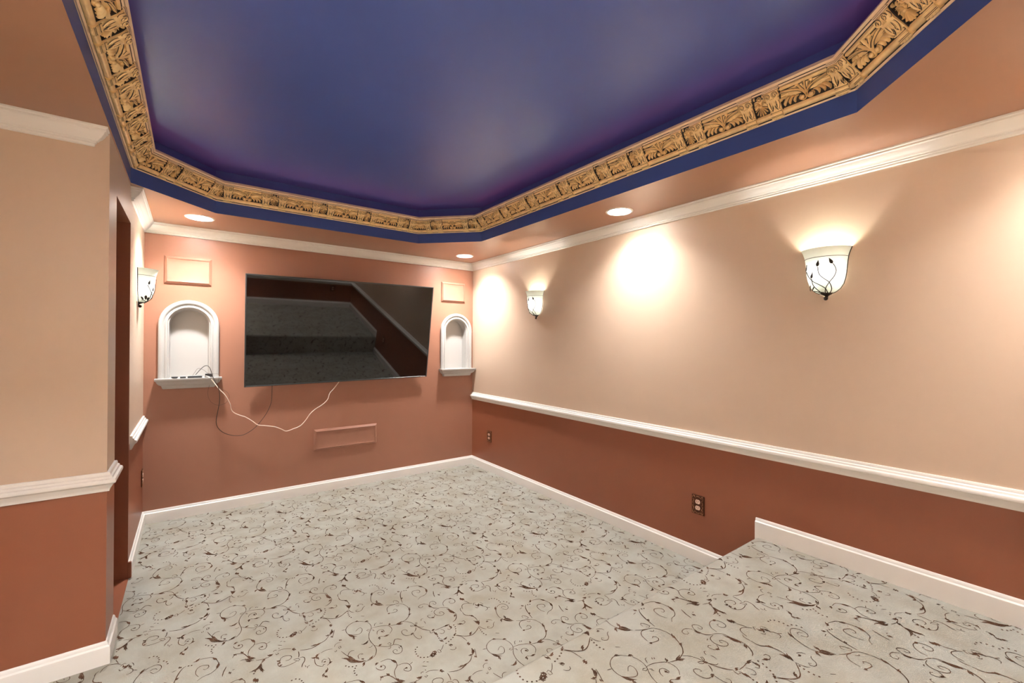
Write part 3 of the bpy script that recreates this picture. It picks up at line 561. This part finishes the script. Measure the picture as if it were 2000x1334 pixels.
# ---------------------------------------------------------------- wall sconces (local: wall plane y=0, room is +y, left of viewer = -x ... x to viewer's right)
ZS = 1.725
SP = [(.1155, 1.9915), (.1130, 1.9900), (.1075, 1.975), (.1010, 1.955), (.0985, 1.943), (.0955, 1.920), (.0930, 1.890), (.0905, 1.860), (.0860, 1.830), (.0780, 1.800), (.0640, 1.777), (.0460, 1.762), (.0300, 1.754)]
def srad(z):
    for (r0, z0), (r1, z1) in zip(SP, SP[1:]):
        if z1 <= z <= z0: return r1+(r0-r1)*(z-z1)/max(1e-6, z0-z1)
    return SP[-1][0]
def spt(u, z, e=0.0):
    u = max(-.999, min(.999, u)); r = srad(z)+e; return Vector((r*u, r*math.sqrt(1-u*u), z-ZS))
def sconce_meshes():
    out = []
    g = MB(); g.lathe([(r, z-ZS) for r, z in SP], 28, 0, 0, PI); out.append(('glass_bowl', g.mesh('glass_bowl', ['glass'], True, 60)))
    e = MB()
    for s in (-1, 1): e.tube([(s*(r+.0008), .003, z-ZS) for r, z in SP], .0030, seg=6)
    out.append(('edge_frame', e.mesh('edge_frame', ['bronze'], True)))
    w = MB(); w.tube([spt(math.sin(-PI/2+PI*k/24), 1.943, .001) for k in range(25)], .0013, seg=6); out.append(('band_wire', w.mesh('band_wire', ['bronze'], True)))
    uz = lambda x, y: (-math.sin(max(-1.3, math.asin(max(-1, min(1, (x-765)/345)))+.30)), 1.99-(y-230)*.000315)
    vines = [[(905, 985), (890, 920), (820, 820), (740, 760), (670, 700), (640, 640), (630, 545)], [(710, 990), (750, 905), (820, 810), (885, 730), (915, 650), (905, 580), (865, 510)],
             [(830, 985), (740, 910), (640, 850), (530, 780), (470, 690), (440, 595)], [(610, 995), (545, 920), (515, 840), (515, 735)]]
    leaves = [(635, 488, .15), (828, 465, -.45), (452, 535, .30), (530, 678, .25)]
    for vn, (lx, ly, tilt) in zip(vines, leaves):
        m = MB(); pts = [spt(*uz(*p), .004) for p in vn]; m.tube(pts, .0021, seg=6, smooth=4)
        out.append(('vine', m.mesh('vine', ['bronze'], True)))
        m = MB(); u, z = uz(lx, ly); c = spt(u, z, .0055); nr = Vector((c.x, c.y, 0)).normalized(); tg = Vector((-nr.y, nr.x, 0))
        up = (Vector((0, 0, 1))*math.cos(tilt)+tg*math.sin(tilt)).normalized(); sd = nr.cross(up)
        rows = [(-.017, .001), (-.011, .0072), (-.003, .0082), (.006, .0050), (.013, .0020), (.018, .0003)]
        v = []; f = []
        for a, b in rows: v += [c+up*a-sd*b, c+up*a+nr*.0022, c+up*a+sd*b, c+up*a-nr*.0015]
        for i in range(len(rows)-1):
            for j in range(4): f.append((i*4+j, i*4+(j+1) % 4, i*4+4+(j+1) % 4, i*4+4+j))
        m.add(v, f); out.append(('leaf', m.mesh('leaf', ['bronze'], True, 60)))
    m = MB()   # low leaf cluster on the left side
    for u, z, tl, ln in ((.93, 1.782, .5, .026), (.80, 1.790, -.05, .036), (.60, 1.782, -.6, .028)):
        c = spt(u, z, .005); nr = Vector((c.x, c.y, .02)).normalized(); tg = Vector((nr.y, -nr.x, 0)); up = (Vector((0, 0, 1))*math.cos(tl)+tg*math.sin(tl)).normalized(); sd = nr.cross(up); v = []; f = []
        for a, b in ((-.5, .10), (-.25, .22), (.05, .26), (.30, .16), (.5, .01)): v += [c+up*a*ln-sd*b*ln, c+up*a*ln+nr*.002, c+up*a*ln+sd*b*ln, c+up*a*ln-nr*.0015]
        for i in range(4):
            for j in range(4): f.append((i*4+j, i*4+(j+1) % 4, i*4+4+(j+1) % 4, i*4+4+j))
        m.add(v, f)
    m.tube([spt(.93, 1.770, .004), spt(.72, 1.766, .004), spt(.4, 1.760, .004), spt(0, 1.756, .004)], .0022, seg=6, smooth=3)
    out.append(('leaf_cluster', m.mesh('leaf_cluster', ['bronze'], True, 60)))
    m = MB(); m.lathe([(.0375, 1.764-ZS), (.0385, 1.7615-ZS), (.034, 1.756-ZS), (.024, 1.748-ZS), (.012, 1.742-ZS), (.0075, 1.738-ZS), (.0075, 1.732-ZS), (0, 1.731-ZS)], 18, 0, 0, PI); out.append(('cup', m.mesh('cup', ['bronze'], True)))
    m = MB(); m.sphere((0, .011, 1.7265-ZS), .0105, 0, 14, 8); out.append(('finial', m.mesh('finial', ['bronze'], True, 80)))
    m = MB(); m.lathe([(.013, 1.77-ZS), (.013, 1.835-ZS), (.010, 1.838-ZS), (0, 1.838-ZS)], 12, 0, 0, 2*PI, (0, .045, 0)); m.box((-.02, 0, 1.79-ZS), (.02, .036, 1.81-ZS)); out.append(('socket', m.mesh('socket', ['white'], True)))
    m = MB(); m.sphere((0, .045, 1.862-ZS), BULB_R, 0, 14, 10, (1, 1, 1.25)); out.append(('bulb', m.mesh('bulb', ['bulb'], True, 80)))
    return out
SCM = sconce_meshes()
def sconce(loc, rotz, label):
    t = thing('wall_sconce', label, 'wall sconce', loc, rotz, 'glass bowl wall sconces')
    for nm, me in SCM:
        o = bpy.data.objects.new(nm, me); COL.objects.link(o); o.parent = t
# right wall faces -x: local +y -> -x ; viewer's right (-Y) -> local +x must map to -Y
sconce((R-.001, .898, ZS), PI/2, 'large lit glass bowl sconce nearest the camera on the right wall')
sconce((R-.001, 3.366, ZS), PI/2, 'lit glass bowl sconce on the right wall near the far corner')
sconce((LL+.001, .898, ZS), -PI/2, 'added unseen fill sconce on the entry side wall facing the platform')  # added out of view to brighten the near left wall and soffit
sconce((L+.001, 4.10, ZS), -PI/2, 'lit glass bowl sconce on the left wall beside the niche')

# ---------------------------------------------------------------- arched niches
def niche(xc, label):
    t = thing('wall_niche', label, 'wall niche', (xc, F, NZ0-.09), group='white arched niches')
    z0 = .09; zs = NZS-NZ0+z0
    prof = [(.209, .002), (.209, -.016), (.206, -.022), (.199, -.026), (.189, -.0285), (.180, -.027), (.174, -.021), (.171, -.015), (.166, -.0145), (.163, -.019), (.156, -.0215), (.149, -.0205), (.146, -.013), (.144, -.006), (.1375, -.004), (.137, .001)]
    m = MB(); n = 29; k = len(prof); rows = []
    path = [(0, -1, 0)] + [(1, 0, 0)]*0
    st = []   # (dx, dz, cz): radial direction and centre height
    st.append((-1, 0, z0)); 
    for a in range(n): ang = PI-PI*a/(n-1); st.append((math.cos(ang), math.sin(ang), zs))
    st.append((1, 0, z0))
    v = []; f = []
    for dx, dz, cz in st:
        for r, y in prof: v.append((dx*r, y, cz+dz*r))
    for i in range(len(st)-1):
        for j in range(k-1): f.append((i*k+j, (i+1)*k+j, (i+1)*k+j+1, i*k+j+1))
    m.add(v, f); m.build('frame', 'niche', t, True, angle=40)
    m = MB(); v = []; f = []; D = .085; DR = NI-.002
    for dx, dz, cz in st: v += [(dx*NI, .001, cz+dz*NI), (dx*DR, D*.8, cz+dz*DR), (dx*(DR-.006), D, cz+dz*(DR-.006))]
    for i in range(len(st)-1):
        for j in range(2): f.append((i*3+j, i*3+3+j, i*3+4+j, i*3+1+j))
    m.add(v, f); m.f.append(tuple(i*3+2 for i in range(len(st)))); m.m.append(0)
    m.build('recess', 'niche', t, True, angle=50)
    # moulded shelf: profile swept round three sides, plus the top
    path = [(.172, .0), (.172, -.035), (-.172, -.035), (-.172, .0)]
    path = [(x, y) for x, y in path]
    SPF = [(.055, 0), (.055, -.010), (.052, -.018), (.046, -.022), (.042, -.030), (.036, -.042), (.026, -.052), (.014, -.058), (.010, -.066), (.006, -.080), (0, -.086)]
    m = MB(); kk = len(SPF); v = []; f = []
    for i in range(4):
        for oo, z in SPF:
            p = offset_pt(list(reversed(path)), i, -oo); v.append((p.x, p.y, z0+z))
    for i in range(3):
        for j in range(kk-1): f.append((i*kk+j, (i+1)*kk+j, (i+1)*kk+j+1, i*kk+j+1))
    top = [i*kk for i in range(4)]; bot = [i*kk+kk-1 for i in range(4)]
    f.append(tuple(top)); f.append(tuple(reversed(bot))); m.add(v, f)
    m.add([(-NI, 0, z0), (NI, 0, z0), (NI, D, z0), (-NI, D, z0)], [(0, 1, 2, 3)])
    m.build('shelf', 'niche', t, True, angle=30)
    return t
niche(NX[0], 'white arched wall niche left of the television, holding small devices')
niche(NX[1], 'empty white arched wall niche right of the television')

# ---------------------------------------------------------------- painted wall speakers
def speaker(x0, x1, z0, z1, label):
    t = thing('wall_speaker', label, 'speaker', ((x0+x1)/2, F, z0), group='terracotta painted wall speakers')
    w, h = (x1-x0)/2, z1-z0
    def ring(o, y): return [(-w+o, y, o), (w-o, y, o), (w-o, y, h-o), (-w+o, y, h-o)]
    m = MB(); lv = [(0, .001), (.001, -.006), (.004, -.010), (.019, -.021), (.022, -.021), (.023, -.0165)]; v = []
    for o_, y in lv: v += ring(o_, y)
    f = [(i*4+j, i*4+(j+1) % 4, i*4+4+(j+1) % 4, i*4+4+j) for i in range(len(lv)-1) for j in range(4)]
    m.add(v, f); m.build('frame', 'dustpaint', t, bev=.0012)
    # slightly dished perforated grille
    m = MB(); nx, nz = 16, 10; v = []; f = []
    for i in range(nx+1):
        for j in range(nz+1):
            a, b = i/nx*2-1, j/nz*2-1; d = max(0, (1-abs(a)**4))*max(0, (1-abs(b)**4)); v.append((a*(w-.022), -.0165+.005*d, h/2+b*(h/2-.022)))
    for i in range(nx):
        for j in range(nz): q = i*(nz+1)+j; f.append((q, q+nz+1, q+nz+2, q+1))
    m.add(v, f); m.build('grille', 'dustpaint', t, True)
speaker(-.181, .143, 1.955, 2.187, 'terracotta painted wall speaker above the left niche')
speaker(2.354, 2.669, 1.957, 2.190, 'terracotta painted wall speaker above the right niche')
speaker(.978, 1.600, .411, .616, 'long low terracotta painted wall speaker under the television')

# ---------------------------------------------------------------- television on a tilting mount
TVW, TVH = 1.766, 1.008
tv = thing('television', 'large flat screen television tilted down on the terracotta wall', 'television', (1.267, F-.052, 1.083), rot=(math.radians(10.9), math.radians(-.75), math.radians(.35)))
m = MB()   # local: x right, -y towards the room, z up the screen
w = TVW/2; bz = .011
def fr(o_, y): return [(-w+o_, y, o_), (w-o_, y, o_), (w-o_, y, TVH-o_), (-w+o_, y, TVH-o_)]
v = fr(0, .0)+fr(0, -.007)+fr(.0015, -.0085)+fr(bz-.0015, -.0085)+fr(bz, -.0062)
m.add(v, [(i*4+j, i*4+(j+1) % 4, i*4+4+(j+1) % 4, i*4+4+j) for i in range(4) for j in range(4)]); m.build('bezel', 'bezel', tv)
m = MB(); nx, nz = 24, 14; v = []; f = []
for i in range(nx+1):
    for j in range(nz+1):
        a, b = i/nx*2-1, j/nz*2-1; v.append((a*(w-bz), -.0062, bz+(b+1)/2*(TVH-2*bz)))
for i in range(nx):
    for j in range(nz): q = i*(nz+1)+j; f.append((q, q+nz+1, q+nz+2, q+1))
m.add(v, f); m.build('screen', 'screen', tv, True)
m = MB(); m.box((-w+.004, 0, .004), (w-.004, .012, TVH-.004)); m.box((-w*.6, .012, .10), (w*.6, .030, TVH*.72)); m.build('back_shell', 'plastic', tv, bev=.004)
m = MB(); m.box((w-.074, -.0092, .0022), (w-.020, -.0084, .0092)); m.build('logo_badge', 'logo', tv)
m = MB()
for s in (-1, 1): m.box((s*.20-.02, .030, .25), (s*.20+.02, .044, .75))
m.box((-.28, .030, .44), (.28, .052, .50)); m.box((-.28, .030, .58), (.28, .06, .63)); m.build('mount_bracket', 'plastic', tv)
wm = MB(); wm.box((-.30, -.02, 0), (.30, -.0005, .20)); mp = thing('mount_plate', 'black steel wall plate hidden behind the television', 'tv mount', (1.267, F, 1.50))
wm.build('plate', 'plastic', mp, bev=.003)
for s in (-1, 1):
    arm = MB(); arm.box((s*.2-.015, -.075, .06), (s*.2+.015, -.015, .10)); arm.build('arm', 'plastic', mp, bev=.003)

# ---------------------------------------------------------------- outlets with ornate plates (local: x right, -y out)
def outlet_meshes():
    pw, ph = .0435, .0635
    p = MB(); p.box((-pw, -.006, -ph), (pw, 0, ph)); p.box((-pw+.003, -.0075, -ph+.003), (pw-.003, -.006, ph-.003))
    r = MB()   # relief in x,y then stood upright
    for sx in (-1, 1):
        for sy in (-1, 1):
            r.relief([(sx*.036, sy*.040), (sx*.037, sy*.054), (sx*.028, sy*.058), (sx*.023, sy*.050), (sx*.029, sy*.046)], [.002, .0035, .0035, .003, .0015], .002)
            r.relief([(sx*.036, sy*.034), (sx*.028, sy*.030), (sx*.032, sy*.018), (sx*.036, sy*.010), (sx*.029, sy*.003)], [.0015, .003, .003, .003, .0015], .002)
    for sy in (-1, 1): r.relief([(-.018, sy*.047), (-.009, sy*.055), (0, sy*.056), (.009, sy*.055), (.018, sy*.047)], [.0015, .003, .0035, .003, .0015], .002)
    r.v = [Vector((q.x, -.0074-q.z, q.y)) for q in r.v]
    c = []
    for sy in (-1, 1):
        f = MB(); z = sy*.0205; n = 24; ring = []
        for k in range(n):
            a = 2*PI*k/n; ring.append((.0172*math.cos(a), max(-.0135, min(.0135, .0172*math.sin(a)))))
        f.add([(x, -.0075, z+y) for x, y in ring]+[(x*.97, -.0105, z+y*.97) for x, y in ring], [(k, (k+1) % n, n+(k+1) % n, n+k) for k in range(n)]+[tuple(range(n, 2*n))])
        c.append(f.mesh('receptacle', ['recept'], True, 40))
    s = []
    for sy in (-1, 1):
        q = MB(); z = sy*.0205
        for sx in (-1, 1): q.box((sx*.0064-.0012, -.0108, z-.001), (sx*.0064+.0012, -.0103, z+.008))
        q.sphere((0, -.0104, z-.0065), .0024, 0, 8, 4, (1, .2, 1)); s.append(q.mesh('slots', ['slot']))
    return p.mesh('cover_plate', ['copper']), r.mesh('scroll_relief', ['copperlite'], True), c, s
OUT = outlet_meshes()
def outlet(loc, rotz, label):
    t = thing('wall_outlet', label, 'outlet', loc, rotz, 'ornate bronze outlets')
    def add(nm, me, p): o = bpy.data.objects.new(nm, me); COL.objects.link(o); o.parent = p; return o
    a = add('cover_plate', OUT[0], t); add('scroll_relief', OUT[1], a)
    for c, s in zip(OUT[2], OUT[3]): q = add('receptacle', c, t); add('slots', s, q)
outlet((R-.0005, 1.638, .385), -PI/2, 'ornate bronze outlet on the right wall nearest the platform')
outlet((R-.0005, 4.212, .400), -PI/2, 'ornate bronze outlet on the right wall near the far corner')
outlet((L+.0005, 4.50, .40), PI/2, 'ornate bronze outlet low on the left wall under its chair rail')
outlet((2.40, YB+.0005, .70), PI, 'ornate bronze outlet on the back wall above the platform')

# ---------------------------------------------------------------- devices on the left niche shelf
zt = NZ0+.0005
t = thing('streaming_puck', 'small black puck at the left end of the niche shelf', 'device', (-.105, F-.045, zt))
m = MB(); m.lathe([(0, .0), (.014, 0), (.023, .006), (.024, .011), (.021, .0135), (0, .014)], 20); m.build('body', 'plastic', t, True, angle=50)
m = MB(); m.lathe([(.0215, .0136), (.020, .0142), (.0, .0143)], 20); m.build('top_cover', 'plastic', t, True)
t = thing('adapter_block', 'tiny grey topped adapter block beside the black puck', 'adapter', (-.050, F-.045, zt))
m = MB(); m.box((-.020, -.016, 0), (.020, .016, .010)); m.build('body', 'plastic', t, bev=.003)
m = MB(); m.box((-.020, -.016, .0102), (.020, .016, .018)); m.build('top_cover', 'greyplastic', t, bev=.003)
t = thing('media_box', 'slim black media box in the middle of the niche shelf', 'media box', (.030, F-.045, zt))
m = MB(); m.box((-.050, -.022, 0), (.050, .022, .014)); m.build('body', 'plastic', t, bev=.005)
m = MB(); m.box((-.047, -.019, .0142), (.053, .024, .0185)); m.build('top_cover', 'greyplastic', t, bev=.002)
t = thing('power_plug', 'black power plug lying at the right end of the niche shelf', 'plug', (.128, F-.030, zt), -.25)
m = MB(); m.box((-.026, -.014, .006), (.026, .014, .030)); m.build('body', 'plastic', t, bev=.005)
m = MB(); m.box((-.03, -.012, 0), (.0, .012, .006)); m.build('base', 'plastic', t, bev=.002)

# ---------------------------------------------------------------- cables; way-points given as X, Z on the hanging plane
def cable(name, pts, r, mt, label):
    m = MB(); m.tube(pts, r, seg=8, smooth=5); o = m.build(name, mt, None, True, angle=80); return tag(o, label, 'cable')
cable('white_cable', [(0.1057, 4.5487, 1.182), (0.1337, 4.5201, 1.1687), (0.18, 4.4914, 1.0988), (0.2018, 4.4874, 1.0656), (0.2425, 4.4884, 1.0147), (0.2768, 4.4964, 0.9406), (0.2891, 4.5079, 0.8849), (0.3085, 4.5137, 0.8557), (0.3506, 4.5137, 0.8293), (0.3971, 4.5137, 0.8069), (0.4443, 4.5137, 0.7703), (0.4922, 4.5137, 0.7287), (0.557, 4.5137, 0.7143), (0.6314, 4.5137, 0.695), (0.6837, 4.5252, 0.6666), (0.7241, 4.5367, 0.6429), (0.7807, 4.5387, 0.6554), (0.8424, 4.5387, 0.6776), (0.887, 4.5387, 0.7218), (0.932, 4.5387, 0.7862), (0.9777, 4.5387, 0.8267), (1.0429, 4.5387, 0.8662), (1.0906, 4.541, 0.9126), (1.1111, 4.5479, 0.9711), (1.1513, 4.5551, 1.0138), (1.2023, 4.5639, 1.079), (1.2192, 4.5727, 1.1168)], .0036, 'cablew', 'white cable drooping from the left niche to the television')
cable('black_cable', [(0.0349, 4.5587, 1.1946), (0.0768, 4.5501, 1.2501), (0.1085, 4.5415, 1.2714), (0.1332, 4.521, 1.2498), (0.1507, 4.4944, 1.1854), (0.1684, 4.4767, 1.138), (0.194, 4.4767, 1.0801), (0.2019, 4.4767, 0.9836), (0.1919, 4.4861, 0.896), (0.1798, 4.4955, 0.8085), (0.1864, 4.5058, 0.7538), (0.2164, 4.5165, 0.7048), (0.2615, 4.5237, 0.6717), (0.3219, 4.5237, 0.6511), (0.3834, 4.5237, 0.6526), (0.4458, 4.5237, 0.6863), (0.4933, 4.5237, 0.7316), (0.5505, 4.5322, 0.8081), (0.5886, 4.5451, 0.8826), (0.6038, 4.5564, 0.9461), (0.6092, 4.5645, 1.0678), (0.6099, 4.5727, 1.1193)], .0024, 'cableb', 'black cable looping below the left niche up to the television')
cable('thin_cable', [(0.1298, 4.4967, 1.1063), (0.1183, 4.4998, 1.0391), (0.1344, 4.5029, 0.977), (0.1706, 4.5037, 0.9393), (0.2107, 4.5037, 0.9317), (0.2511, 4.503, 0.9507), (0.2731, 4.5017, 0.9936), (0.2578, 4.5002, 1.039), (0.2206, 4.4984, 1.0679), (0.1874, 4.4967, 1.1033)], .0012, 'cablebr', 'thin brown cable curled in a loop under the left niche')
cable('thin_cable', [(0.0106, 4.5587, 1.1826), (0.0278, 4.5547, 1.2124), (0.0521, 4.5507, 1.2482), (0.0911, 4.5507, 1.2322), (0.1201, 4.5547, 1.2047), (0.1455, 4.5587, 1.1991)], .0011, 'cablebr', 'thin brown cable arching over the media box to the plug')
cable('thin_cable', [(0.1528, 4.5587, 1.1989), (0.1918, 4.5267, 1.1949), (0.1978, 4.4947, 1.1703), (0.1894, 4.4937, 1.1226), (0.1902, 4.4927, 1.1069)], .0011, 'cablebr', 'thin brown cable dropping off the right end of the niche shelf')
